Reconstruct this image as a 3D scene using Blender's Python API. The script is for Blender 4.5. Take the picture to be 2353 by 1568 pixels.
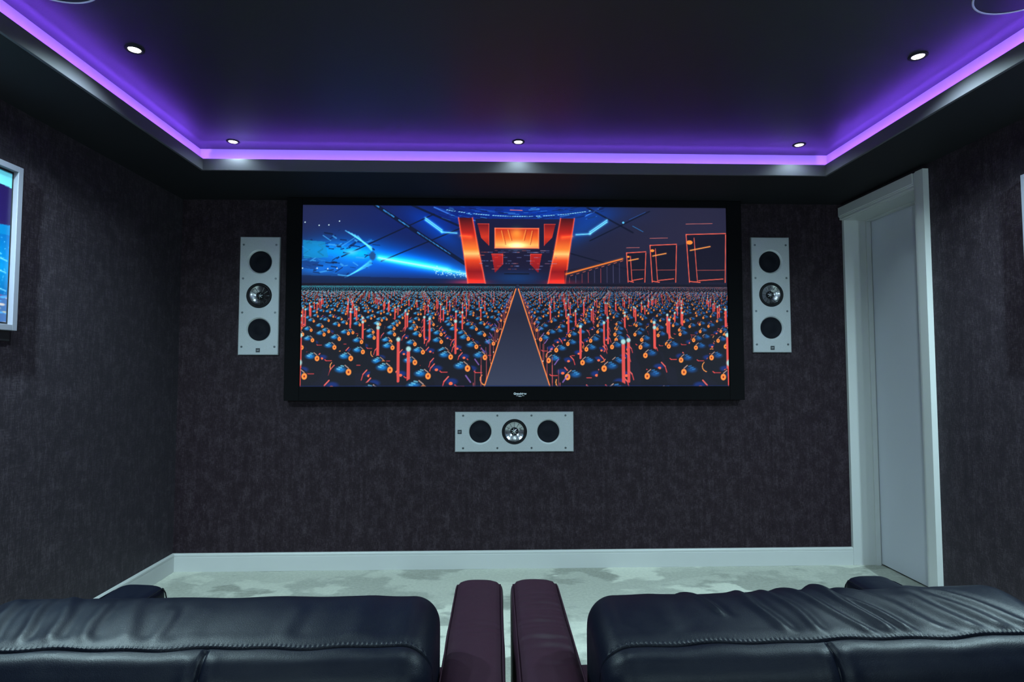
import bpy, bmesh, math, random
import numpy as np
from mathutils import Vector, Matrix, Euler
PI = math.pi
C = bpy.context.scene.collection
sc = bpy.context.scene
for o in list(bpy.data.objects): bpy.data.objects.remove(o)

# ------------------------------------------------------------------ camera, world, exposure
CAM = dict(x=0.0, y=-3.3525, z=1.1223, yaw=0.0296, pitch=0.0506, roll=0.0005, f=1330.04)
cd = bpy.data.cameras.new('camera'); cam = bpy.data.objects.new('camera', cd); C.objects.link(cam)
cam.location = (CAM['x'], CAM['y'], CAM['z'])
cam.rotation_euler = (Matrix.Rotation(-CAM['yaw'], 3, 'Z') @ Matrix.Rotation(PI/2+CAM['pitch'], 3, 'X') @ Matrix.Rotation(-CAM['roll'], 3, 'Z')).to_euler()
cd.sensor_width = 36.0; cd.lens = 36.0*CAM['f']/2353.0; cd.clip_start = 0.02
sc.camera = cam
w = bpy.data.worlds.new('world'); sc.world = w; w.use_nodes = True
w.node_tree.nodes['Background'].inputs[0].default_value = (0.004, 0.005, 0.012, 1)
w.node_tree.nodes['Background'].inputs[1].default_value = 1.0
sc.view_settings.view_transform = 'Standard'; sc.view_settings.look = 'None'
sc.view_settings.exposure = 0.0; sc.view_settings.gamma = 1.0; sc.view_settings.use_curve_mapping = False
LAMP_FRONT, LAMP_MAIN, LAMP_BACK, LAMP_SIDE, FILL_SCONCE = 2.6, 38.0, 8.0, 150.0, 72.0   # watts: dimmed front row, tray rows over the seats, rows behind, side soffits, added rear fill sconces
LAMP_COL = (0.64, 0.93, 1.0)
LED_COL = (0.225, 0.072, 1.0)
LED_POWER = 105.0

# room (metres)
XL, XR = -1.8015, 2.07          # left / right wall
YB = -5.2                       # back wall
HS = 2.113                      # underside of soffit
HC = 2.24                       # ceiling
LX0, LX1 = -1.4400, 1.6800      # inner faces of the cove lip
LYF, LYB = -0.5025, -3.25
LIP = 2.167                     # top of lip
GX, GY = 0.050, 0.068           # width of the cove trough (sides, front)

# ------------------------------------------------------------------ helpers
def link(name, me, m, parent=None, smooth=False, loc=None):
    o = bpy.data.objects.new(name, me); C.objects.link(o)
    if m is not None: me.materials.append(m)
    if parent is not None: o.parent = parent
    if loc is not None: o.location = loc
    if smooth:
        me.polygons.foreach_set('use_smooth', [True]*len(me.polygons)); me.update()
    return o
def obj(name, bm, m, parent=None, smooth=False, loc=None):
    bmesh.ops.recalc_face_normals(bm, faces=bm.faces)
    me = bpy.data.meshes.new(name); bm.to_mesh(me); bm.free()
    return link(name, me, m, parent, smooth, loc)
def tag(o, label=None, cat=None, group=None, kind=None):
    if label: o['label'] = label
    if cat: o['category'] = cat
    if group: o['group'] = group
    if kind: o['kind'] = kind
    return o
def thing(name, label, cat, loc=(0, 0, 0), rot=(0, 0, 0), group=None):
    o = bpy.data.objects.new(name, None); C.objects.link(o)
    o.location = loc; o.rotation_euler = rot; o.empty_display_size = 0.05
    return tag(o, label, cat, group)
def add_box(bm, x0, y0, z0, x1, y1, z1, bev=0.0, seg=2):
    r = bmesh.ops.create_cube(bm, size=1.0)
    for v in r['verts']:
        v.co = Vector(((x0+x1)/2+v.co.x*(x1-x0), (y0+y1)/2+v.co.y*(y1-y0), (z0+z1)/2+v.co.z*(z1-z0)))
    if bev > 0:
        es = {e for v in r['verts'] for e in v.link_edges}
        bmesh.ops.bevel(bm, geom=list(es), offset=bev, segments=seg, profile=0.5, affect='EDGES')
    return bm
def box(x0, y0, z0, x1, y1, z1, bev=0.0, seg=2):
    return add_box(bmesh.new(), x0, y0, z0, x1, y1, z1, bev, seg)
def add_lathe(bm, prof, n=48, M=None, cap=True):
    """prof: list of (r, h) revolved about local z"""
    M = M or Matrix.Identity(4); rings = []
    for r, h in prof:
        if r < 1e-6: rings.append([bm.verts.new(M @ Vector((0, 0, h)))])
        else: rings.append([bm.verts.new(M @ Vector((r*math.cos(2*PI*k/n), r*math.sin(2*PI*k/n), h))) for k in range(n)])
    for a, b in zip(rings, rings[1:]):
        for k in range(n):
            k2 = (k+1) % n
            f = []
            f += [a[0]] if len(a) == 1 else [a[k], a[k2]]
            f += [b[0]] if len(b) == 1 else [b[k2], b[k]]
            if len(set(f)) >= 3: bm.faces.new(f)
    return bm
def extrude_profile(bm, prof, p0, axis, length, out, up=Vector((0, 0, 1)), closed=True):
    """2-D profile (o,u) in the (out,up) plane swept from p0 along axis"""
    a = [bm.verts.new(p0+out*q[0]+up*q[1]) for q in prof]
    b = [bm.verts.new(p0+axis*length+out*q[0]+up*q[1]) for q in prof]
    n = len(prof)
    for k in range(n): bm.faces.new([a[k], a[(k+1) % n], b[(k+1) % n], b[k]])
    bm.faces.new(a[::-1]); bm.faces.new(b)
    return bm
def tube(bm, pts, r, n=8):
    rings = []
    for i, p in enumerate(pts):
        t = (Vector(pts[min(i+1, len(pts)-1)])-Vector(pts[max(i-1, 0)])).normalized()
        u = t.orthogonal().normalized() if i == 0 else (rings_u - t*rings_u.dot(t)).normalized()
        rings_u = u; v = t.cross(u)
        rings.append([bm.verts.new(Vector(p)+r*(u*math.cos(2*PI*k/n)+v*math.sin(2*PI*k/n))) for k in range(n)])
    for a, b in zip(rings, rings[1:]):
        for k in range(n): bm.faces.new([a[k], a[(k+1) % n], b[(k+1) % n], b[k]])
    bm.faces.new(rings[0][::-1]); bm.faces.new(rings[-1]); return bm

# ------------------------------------------------------------------ materials
def mat(name, col=(.5, .5, .5), rough=.5, metal=0., spec=.5, emis=None, estr=0.):
    m = bpy.data.materials.new(name); m.use_nodes = True
    b = m.node_tree.nodes['Principled BSDF']
    b.inputs['Base Color'].default_value = (*col, 1); b.inputs['Roughness'].default_value = rough
    b.inputs['Metallic'].default_value = metal; b.inputs['Specular IOR Level'].default_value = spec
    if emis: b.inputs['Emission Color'].default_value = (*emis, 1); b.inputs['Emission Strength'].default_value = estr
    return m
class NT:
    def __init__(s, m): s.t = m.node_tree; s.b = s.t.nodes['Principled BSDF']
    def n(s, typ, **k):
        x = s.t.nodes.new(typ)
        for a, v in k.items():
            if a.startswith('i_'): x.inputs[a[2:].replace('_', ' ')].default_value = v
            else: setattr(x, a, v)
        return x
    def l(s, a, b): s.t.links.new(a, b)
    def noise(s, vec, scale, detail=3., rough=.5, dist=0., sc3=(1, 1, 1)):
        mp = s.n('ShaderNodeMapping'); mp.inputs['Scale'].default_value = sc3; s.l(vec, mp.inputs[0])
        x = s.n('ShaderNodeTexNoise'); s.l(mp.outputs[0], x.inputs['Vector'])
        x.inputs['Scale'].default_value = scale; x.inputs['Detail'].default_value = detail
        x.inputs['Roughness'].default_value = rough; x.inputs['Distortion'].default_value = dist
        return x.outputs[0]
    def math(s, op, a, b=None, c=None):
        x = s.n('ShaderNodeMath', operation=op)
        for i, v in enumerate((a, b, c)):
            if v is None: continue
            if isinstance(v, (int, float)): x.inputs[i].default_value = v
            else: s.l(v, x.inputs[i])
        return x.outputs[0]
    def ramp(s, fac, stops):
        x = s.n('ShaderNodeValToRGB'); s.l(fac, x.inputs[0]); e = x.color_ramp.elements
        while len(e) < len(stops): e.new(.5)
        for q, (p, c) in zip(e, stops): q.position = p; q.color = (*c, 1)
        return x.outputs[0]
    def bump(s, h, strength, dist):
        x = s.n('ShaderNodeBump'); x.inputs['Strength'].default_value = strength; x.inputs['Distance'].default_value = dist
        s.l(h, x.inputs['Height']); s.l(x.outputs[0], s.b.inputs['Normal'])
    def coord(s, which='Object'): return s.n('ShaderNodeTexCoord').outputs[which]

def wallpaper(name, ax):
    """dark woven vinyl: fine vertical and horizontal threads over cloudy blotches. ax = horizontal axis of the wall (0 x, 1 y)"""
    m = mat(name, rough=.55, spec=.13); t = NT(m); co = t.coord()
    h = [1, 1, 1]; h[ax] = 1.0
    vs = [1., 1., 1.]; vs[2] = .16
    hs = [.16, .16, 1.]; hs[1-ax] = 1.
    v1 = t.noise(co, 330, 2, .6, 0, tuple(vs)); h1 = t.noise(co, 300, 2, .6, 0, tuple(hs))
    vb = [1., 1., 1.]; vb[2] = .10
    v2 = t.noise(co, 60, 3, .6, 0, tuple(vb))
    bl = t.noise(co, 16, 4, .65)
    s = t.math('ADD', t.math('MULTIPLY', v1, .5), t.math('MULTIPLY', h1, .35))
    s = t.math('ADD', s, t.math('MULTIPLY', v2, .28)); s = t.math('ADD', s, t.math('MULTIPLY', bl, .42))
    c = t.ramp(s, [(.46, (.0050, .0026, .0044)), (.76, (.0175, .0098, .0145)), (1.0, (.060, .044, .056))])
    t.l(c, t.b.inputs['Base Color']); t.bump(s, .35, .0015)
    t.b.inputs['Sheen Weight'].default_value = .12; t.b.inputs['Sheen Roughness'].default_value = .45; t.b.inputs['Sheen Tint'].default_value = (.80, .82, 1., 1)
    return m
M_WALLX = wallpaper('dark_woven_wallpaper_x', 0); M_WALLY = wallpaper('dark_woven_wallpaper_y', 1)

def paint(name, col, rough, bumpn=.05, spec=.5):
    m = mat(name, col, rough, spec=spec); t = NT(m); co = t.coord()
    n = t.noise(co, 220, 2); t.bump(n, bumpn, .001); return m
M_CEIL = paint('matt_black_ceiling_paint', (.013, .0115, .0155), .46, .25, .5)
M_SOFFIT = paint('matt_black_soffit_paint', (.016, .015, .019), .7, .25, .15)
M_LIP = paint('dark_cove_lip_paint', (.085, .078, .095), .6, .15, .3)
M_WHITE = paint('white_eggshell_paint', (.54, .545, .55), .42, .04, .4)
M_LEAF = paint('white_door_paint', (.60, .61, .68), .45, .05, .4)
M_BLACKFELT = mat('black_velvet_frame', (.006, .006, .007), .95, spec=.05)
M_BLACK = mat('black_plastic', (.012, .012, .014), .5)
M_DARKGAP = mat('dark_gap', (.006, .006, .007), .9)
M_RING = mat('speaker_rim_white', (.55, .58, .60), .4)
M_STEEL = mat('brushed_steel', (.55, .57, .6), .3, 1.)
M_SCREW = mat('screw_steel', (.20, .22, .24), .35, 1.)

m = mat('silver_speaker_paint', (.42, .45, .48), .42, .25); t = NT(m); co = t.coord()
n = t.noise(co, 900, 2); c = t.ramp(n, [(.3, (.40, .42, .45)), (.7, (.54, .56, .59))]); t.l(c, t.b.inputs['Base Color']); t.bump(n, .1, .0004)
M_SILVER = m
M_CHAMFER = mat('bright_chamfer', (.72, .75, .78), .3, .15)
m = mat('woofer_cone', (.012, .013, .02), .7, spec=.12); t = NT(m); co = t.coord(); n = t.noise(co, 700, 2)
c = t.ramp(n, [(.35, (.004, .0045, .008)), (.65, (.010, .011, .018))]); t.l(c, t.b.inputs['Base Color']); t.bump(n, .3, .0005)
M_CONE = m
M_RUBBER = mat('black_rubber_surround', (.005, .005, .008), .5, spec=.2)
M_ALU = mat('aluminium_cone', (.50, .51, .55), .24, 1.)
M_BADGE = mat('grey_badge', (.05, .055, .065), .45, .3)
M_FRAME = mat('silver_picture_frame', (.26, .26, .32), .45, .1)
M_LED = mat('violet_led', (0, 0, 0), .5, emis=LED_COL, estr=LED_POWER)
M_LEDS = mat('violet_led_bright', (0, 0, 0), .5, emis=LED_COL, estr=LED_POWER*2.0)
M_LAMP = mat('downlight_lamp', (0, 0, 0), .5, emis=(1.0, .97, .88), estr=9.)
M_LOGO = mat('white_logo_print', (.85, .88, .95), .5, emis=None)
M_GRILLE = mat('ceiling_speaker_grille', (.012, .012, .016), .7)
M_SHADE = mat('frosted_shade', (.7, .7, .7), .5, emis=LAMP_COL, estr=3.)

# carpet
m = mat('grey_green_plush_carpet', rough=.95, spec=.1); t = NT(m); co = t.coord()
fine = t.noise(co, 420, 2, .6); mid = t.noise(co, 60, 3, .6)
mp = t.n('ShaderNodeMapping'); mp.inputs['Rotation'].default_value = (0, 0, .35); mp.inputs['Scale'].default_value = (1., 1.5, 1)
t.l(co, mp.inputs[0])
sw = t.n('ShaderNodeTexVoronoi', feature='SMOOTH_F1'); sw.inputs['Scale'].default_value = 4.6; sw.inputs['Smoothness'].default_value = .35
warp = t.n('ShaderNodeTexNoise'); warp.inputs['Scale'].default_value = 3.5; warp.inputs['Detail'].default_value = 3; t.l(mp.outputs[0], warp.inputs['Vector'])
mx = t.n('ShaderNodeMix', data_type='VECTOR'); mx.inputs[0].default_value = .55; t.l(mp.outputs[0], mx.inputs[4]); t.l(warp.outputs['Color'], mx.inputs[5])
t.l(mx.outputs[1], sw.inputs['Vector'])
sep = t.n('ShaderNodeSeparateColor'); t.l(sw.outputs['Color'], sep.inputs[0])
s = t.math('ADD', t.math('ADD', t.math('MULTIPLY', sep.outputs[0], .52), .03), t.math('MULTIPLY', mid, .30))
s = t.math('ADD', s, t.math('MULTIPLY', fine, .35))
c = t.ramp(s, [(.28, (.26, .265, .23)), (.52, (.44, .45, .40)), (.92, (.76, .77, .67))]); t.l(c, t.b.inputs['Base Color'])
t.bump(fine, .6, .004); M_CARPET = m

def leather(name, base, rough, spec=.5, tint=None):
    m = mat(name, base, rough, spec=spec); t = NT(m); co = t.coord()
    g = t.n('ShaderNodeTexVoronoi', feature='F1'); g.inputs['Scale'].default_value = 420; t.l(co, g.inputs['Vector'])
    n2 = t.noise(co, 26, 4, .6); n3 = t.noise(co, 900, 1)
    h = t.math('ADD', t.math('MULTIPLY', g.outputs[0], .5), t.math('MULTIPLY', n2, 1.6)); t.bump(t.math('ADD', h, n3), .22, .0012)
    r = t.math('ADD', t.math('MULTIPLY', n2, .22), rough-.11); t.l(r, t.b.inputs['Roughness'])
    return m
M_LEATHER = leather('black_leather', (.0028, .0040, .0105), .40, .19)
M_ARM = leather('black_leather_violet_light', (.027, .0105, .020), .46, .22)  # black leather; violet screen and cove light put into the colour
M_THREAD = mat('dark_thread', (.03, .035, .045), .6)

# ------------------------------------------------------------------ setting: room shell
def S(name, bm, m, parent=None, label=None, smooth=False):
    o = obj(name, bm, m, parent, smooth)
    if parent is None: o['kind'] = 'structure'
    if label: o['label'] = label
    return o
DY0, DH = -0.615, 2.030         # door opening: y from DY0 to 0, height
S('wall_front', box(XL-.2, 0, -.05, XR+.4, .2, HC+.1), M_WALLX)
S('wall_left', box(XL-.2, YB, -.05, XL, 0, HC+.1), M_WALLY)
bm = box(XR, YB, -.05, XR+.4, DY0, HC+.1); add_box(bm, XR, DY0, DH, XR+.4, 0, HC+.1)
S('wall_right', bm, M_WALLY)
S('wall_back', box(XL-.2, YB-.2, -.05, XR+.4, YB, HC+.1), M_WALLX)

# floor: plush carpet with a slightly uneven pile
def carpet_mesh():
    nx, ny = 200, 270
    xs = np.linspace(XL, XR+.17, nx); ys = np.linspace(YB, 0, ny)
    X, Y = np.meshgrid(xs, ys); rng = np.random.RandomState(3)
    Z = np.zeros_like(X)
    for k in range(40):
        a = rng.uniform(0, 6.28); f = rng.uniform(6, 60); Z += math.sqrt(6/f)*np.sin((X*math.cos(a)+Y*math.sin(a))*f+rng.uniform(0, 6.28))
    Z = Z/10*.0022 + rng.uniform(-.0008, .0008, Z.shape)
    V = np.stack([X, Y, Z], -1).reshape(-1, 3)
    idx = np.arange(nx*ny).reshape(ny, nx)
    F = np.stack([idx[:-1, :-1], idx[:-1, 1:], idx[1:, 1:], idx[1:, :-1]], -1).reshape(-1, 4)
    me = bpy.data.meshes.new('floor'); me.from_pydata(V.tolist(), [], F.tolist()); return me
o = link('floor', carpet_mesh(), M_CARPET, None, True); o['kind'] = 'structure'; o['label'] = 'grey green plush carpet with brushed tracks'
S('subfloor', box(XL-.2, YB-.2, -.1, XR+.4, .2, -.02), M_BLACK)

# ceiling tray
S('ceiling', box(LX0-GX-.05, LYB-.3, HC, LX1+GX+.05, LYF+GY+.05, HC+.06), M_CEIL)
# soffit ring: one structural piece per side (bottom board, lip, trough floor, upstand), mitred by overlap-free spans
def soffit(name, kind):
    bm = bmesh.new(); T = .012; Zf = 2.128
    if kind == 'front':
        add_box(bm, XL, LYF+T, HS-.003, XR, 0, Zf)                                  # board
        add_box(bm, LX0-GX, LYF+GY, Zf, LX1+GX, LYF+GY+.03, HC+.03)                   # upstand
    elif kind == 'back':
        add_box(bm, XL, YB, HS-.003, XR, LYB-T, Zf); add_box(bm, LX0-GX, LYB-GY-.03, Zf, LX1+GX, LYB-GY, HC+.03)
    elif kind == 'left':
        add_box(bm, XL, LYB-T, HS-.003, LX0-T, LYF+T, Zf); add_box(bm, LX0-GX-.03, LYB-GY, Zf, LX0-GX, LYF+GY, HC+.03)
    else:
        add_box(bm, LX1+T, LYB-T, HS-.003, XR, LYF+T, Zf); add_box(bm, LX1+GX, LYB-GY, Zf, LX1+GX+.03, LYF+GY, HC+.03)
    return S(name, bm, M_SOFFIT)
sof = {k: soffit('trim_%d' % (i+1), k) for i, k in enumerate(('front', 'left', 'right', 'back'))}
M_UP = paint('pale_upstand_paint', (.50, .50, .52), .6)
def face(name, p, m, par): return obj(name, p, m, par)
T = .012
face('cove_lip', box(LX0-T, LYF, HS-.003, LX1+T, LYF+T, LIP, .001), M_LIP, sof['front'])
face('cove_lip', box(LX0-T, LYB, HS-.003, LX0, LYF, LIP, .001), M_LIP, sof['left'])
face('cove_lip', box(LX1, LYB, HS-.003, LX1+T, LYF, LIP, .001), M_LIP, sof['right'])
face('cove_lip', box(LX0-T, LYB-T, HS-.003, LX1+T, LYB, LIP, .001), M_LIP, sof['back'])
face('cove_upstand', box(LX0-GX, LYF+GY-.003, 2.128, LX1+GX, LYF+GY, HC), M_UP, sof['front'])
face('cove_upstand', box(LX0-GX, LYB-GY+.003, 2.128, LX0-GX+.003, LYF+GY-.003, HC), M_UP, sof['left'])
face('cove_upstand', box(LX1+GX-.003, LYB-GY+.003, 2.128, LX1+GX, LYF+GY-.003, HC), M_UP, sof['right'])
face('cove_upstand', box(LX0-GX, LYB-GY, 2.128, LX1+GX, LYB-GY+.003, HC), M_UP, sof['back'])

# LED strips lying in the trough
zl = 2.1285
def led(bm, label, m=None):
    o = obj('light_strip', bm, m or M_LED); tag(o, label, 'light strip', 'violet cove light strips'); return o
led(box(LX0-.012, LYF+.030, zl, LX1+.012, LYF+.042, zl+.004), 'violet light strip hidden in the ceiling cove above the projection screen')
led(box(LX0-.026, LYB, zl, LX0-.016, LYF-.005, zl+.004), 'violet light strip in the left ceiling cove, above the wall with the blue poster', M_LEDS)
led(box(LX1+.016, LYB, zl, LX1+.026, LYF-.005, zl+.004), 'violet light strip in the right ceiling cove, on the side of the white door', M_LEDS)
led(box(LX0-.012, LYB-.042, zl, LX1+.012, LYB-.030, zl+.004), 'violet light strip in the ceiling cove behind the viewer')

# skirting boards: face with a groove and rounded cap
SB = [(0, 0), (.016, 0), (.016, .080), (.0145, .0815), (.0145, .0835), (.016, .085), (.016, .094), (.0125, .0995), (0, .0995)]
bm = bmesh.new(); extrude_profile(bm, SB, Vector((XL, 0, 0)), Vector((1, 0, 0)), XR-XL-.002, Vector((0, -1, 0)))
S('baseboard_front', bm, M_WHITE)
bm = bmesh.new(); extrude_profile(bm, SB, Vector((XL, YB, 0)), Vector((0, 1, 0)), -YB-.016, Vector((1, 0, 0)))
S('baseboard_left', bm, M_WHITE)
bm = bmesh.new(); extrude_profile(bm, SB, Vector((XR, YB, 0)), Vector((0, 1, 0)), -YB-.70, Vector((-1, 0, 0)))
S('baseboard_right', bm, M_WHITE)

# door in the right wall
door = bpy.data.objects.new('door_1', None); C.objects.link(door); door['kind'] = 'structure'
door['label'] = 'white flush door set back in a white frame at the front end of the right wall'
LFX = 2.228
obj('door_leaf', box(LFX, DY0+.004, .008, LFX+.04, -.024, DH-.026, .002), M_LEAF, door)
obj('door_jamb', box(XR-.003, -.020, 0, XR+.30, -.0005, DH, .001), M_WHITE, door)
obj('door_jamb', box(XR, DY0, 0, XR+.30, DY0+.020, DH, .001), M_WHITE, door)
obj('door_jamb', box(XR-.003, DY0+.020, DH-.020, XR+.30, -.020, DH, .001), M_WHITE, door)
bm = box(2.196, -.030, 0, 2.222, -.020, DH-.020, .001); obj('door_stop', bm, M_WHITE, door)
bm = box(2.196, DY0+.030, DH-.030, 2.222, -.030, DH-.020, .001); obj('door_stop', bm, M_WHITE, door)
bm = box(2.196, DY0+.020, 0, 2.222, DY0+.030, DH-.020, .001); obj('door_stop', bm, M_WHITE, door)
CS = [(0, 0), (.028, 0), (.028, .050), (.024, .052), (.024, .057), (.020, .059), (.020, .070), (.017, .072), (0, .072)]
# near side casing (profile: out = -x, across = toward the opening), head casing (across = down)
bm = bmesh.new(); extrude_profile(bm, CS, Vector((XR, -.690, 0)), Vector((0, 0, 1)), 2.086, Vector((-1, 0, 0)), Vector((0, 1, 0)))
obj('door_casing', bm, M_WHITE, door)
bm = bmesh.new(); extrude_profile(bm, CS, Vector((XR, -.690+.072, 2.086)), Vector((0, 1, 0)), .612, Vector((-1, 0, 0)), Vector((0, 0, -1)))
obj('door_casing', bm, M_WHITE, door)
bm = bmesh.new(); add_lathe(bm, [(0, 0), (.026, 0), (.026, .006), (.010, .008), (.010, .04), (0, .04)], 24,
    Matrix.Translation((LFX, -.478, .968)) @ Matrix.Rotation(-PI/2, 4, 'Y'))
h = obj('door_handle', bm, M_BLACK, door)

# ------------------------------------------------------------------ projection screen
def vcol_grid(name, img, w, h, m, parent, M):
    """flat print / picture: a dense grid whose vertices carry the picture's colours (linear)"""
    H, W, _ = img.shape
    us = np.linspace(-w/2, w/2, W); vs = np.linspace(h/2, -h/2, H)
    X, Z = np.meshgrid(us, vs); V = np.stack([X, np.zeros_like(X), Z], -1).reshape(-1, 3).astype(np.float32)
    idx = np.arange(W*H).reshape(H, W)
    F = np.stack([idx[1:, :-1], idx[1:, 1:], idx[:-1, 1:], idx[:-1, :-1]], -1).reshape(-1, 4).astype(np.int32)
    me = bpy.data.meshes.new(name)
    me.vertices.add(len(V)); me.vertices.foreach_set('co', V.ravel())
    me.loops.add(F.size); me.loops.foreach_set('vertex_index', F.ravel())
    me.polygons.add(len(F)); me.polygons.foreach_set('loop_start', np.arange(0, F.size, 4, dtype=np.int32))
    me.polygons.foreach_set('loop_total', np.full(len(F), 4, dtype=np.int32))
    me.update(calc_edges=True)
    ca = me.color_attributes.new('picture', 'FLOAT_COLOR', 'POINT')
    rgba = np.ones((H*W, 4), np.float32); rgba[:, :3] = img.reshape(-1, 3); ca.data.foreach_set('color', rgba.ravel())
    o = link(name, me, m, parent); o.matrix_local = M; return o
def lin(a): return np.where(a <= .04045, a/12.92, ((a+.055)/1.055)**2.4)

class Pic:
    """tiny rasteriser, display-referred 0..1 colours, coordinates in picture units"""
    def __init__(s, W, H, ss, bg): s.ss = ss; s.W, s.H = W, H; s.a = np.zeros((H*ss, W*ss, 3), np.float32)+np.array(bg, np.float32)
    def win(s, x0, y0, x1, y1):
        ss = s.ss; x0 = max(0, int(x0*ss)-1); y0 = max(0, int(y0*ss)-1); x1 = min(s.W*ss, int(x1*ss)+2); y1 = min(s.H*ss, int(y1*ss)+2)
        if x1 <= x0 or y1 <= y0: return None
        Y, X = np.mgrid[y0:y1, x0:x1]; return s.a[y0:y1, x0:x1], (X+.5)/ss, (Y+.5)/ss
    def mix(s, r, al, col): r += (np.array(col, np.float32)-r)*np.clip(al, 0, 1)[..., None]
    def disc(s, x, y, rx, ry, col, al=1., soft=.6):
        q = s.win(x-rx-2, y-ry-2, x+rx+2, y+ry+2)
        if q is None: return
        r, X, Y = q; d = np.sqrt(((X-x)/rx)**2+((Y-y)/ry)**2); s.mix(r, (1-d)*min(rx, ry)/soft*al if soft < 9 else al*np.clip(1-d, 0, 1), col)
    def glow(s, x, y, rx, ry, col, ang=0.):
        R = max(rx, ry)*2.6; q = s.win(x-R, y-R, x+R, y+R)
        if q is None: return
        r, X, Y = q; c, n = math.cos(ang), math.sin(ang); U = (X-x)*c+(Y-y)*n; V = -(X-x)*n+(Y-y)*c
        g = np.exp(-(U/rx)**2-(V/ry)**2); r += (1-r)*0 + g[..., None]*np.array(col, np.float32)
    def line(s, x0, y0, x1, y1, w, col, al=1., gl=0.):
        p = w+gl*3+2; q = s.win(min(x0, x1)-p, min(y0, y1)-p, max(x0, x1)+p, max(y0, y1)+p)
        if q is None: return
        r, X, Y = q; dx, dy = x1-x0, y1-y0; L = dx*dx+dy*dy+1e-9
        t_ = np.clip(((X-x0)*dx+(Y-y0)*dy)/L, 0, 1); d = np.hypot(X-x0-t_*dx, Y-y0-t_*dy)
        if gl > 0: r += (np.exp(-(d/gl)**2)*.45*al)[..., None]*np.array(col, np.float32)
        s.mix(r, (w/2-d)/.7*al+.5*al*(w >= .6), col) if False else s.mix(r, np.clip((w/2+.35-d)/.7, 0, 1)*al, col)
    def poly(s, pts, col, al=1., grad=None):
        xs = [p[0] for p in pts]; ys = [p[1] for p in pts]; q = s.win(min(xs), min(ys), max(xs), max(ys))
        if q is None: return
        r, X, Y = q; inside = np.zeros(X.shape, bool); n = len(pts)
        for i in range(n):
            (xa, ya), (xb, yb) = pts[i], pts[(i+1) % n]
            if ya == yb: continue
            c_ = ((ya > Y) != (yb > Y)) & (X < (xb-xa)*(Y-ya)/(yb-ya)+xa); inside ^= c_
        if grad is not None:
            g = np.clip((Y-min(ys))/(max(ys)-min(ys)), 0, 1)[..., None]
            cc = np.zeros(X.shape+(3,), np.float32)
            P = [p for p, _ in grad]; 
            for k in range(3): cc[..., k] = np.interp(g[..., 0], P, [c_[k] for _, c_ in grad])
            rr = r+(cc-r)*al; r[inside] = rr[inside]
        else: s.mix(r, inside*al, col)
    def out(s):
        a = np.clip(s.a, 0, 1); ss = s.ss
        return lin(a.reshape(s.H, ss, s.W, ss, 3).mean((1, 3)))

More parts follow.
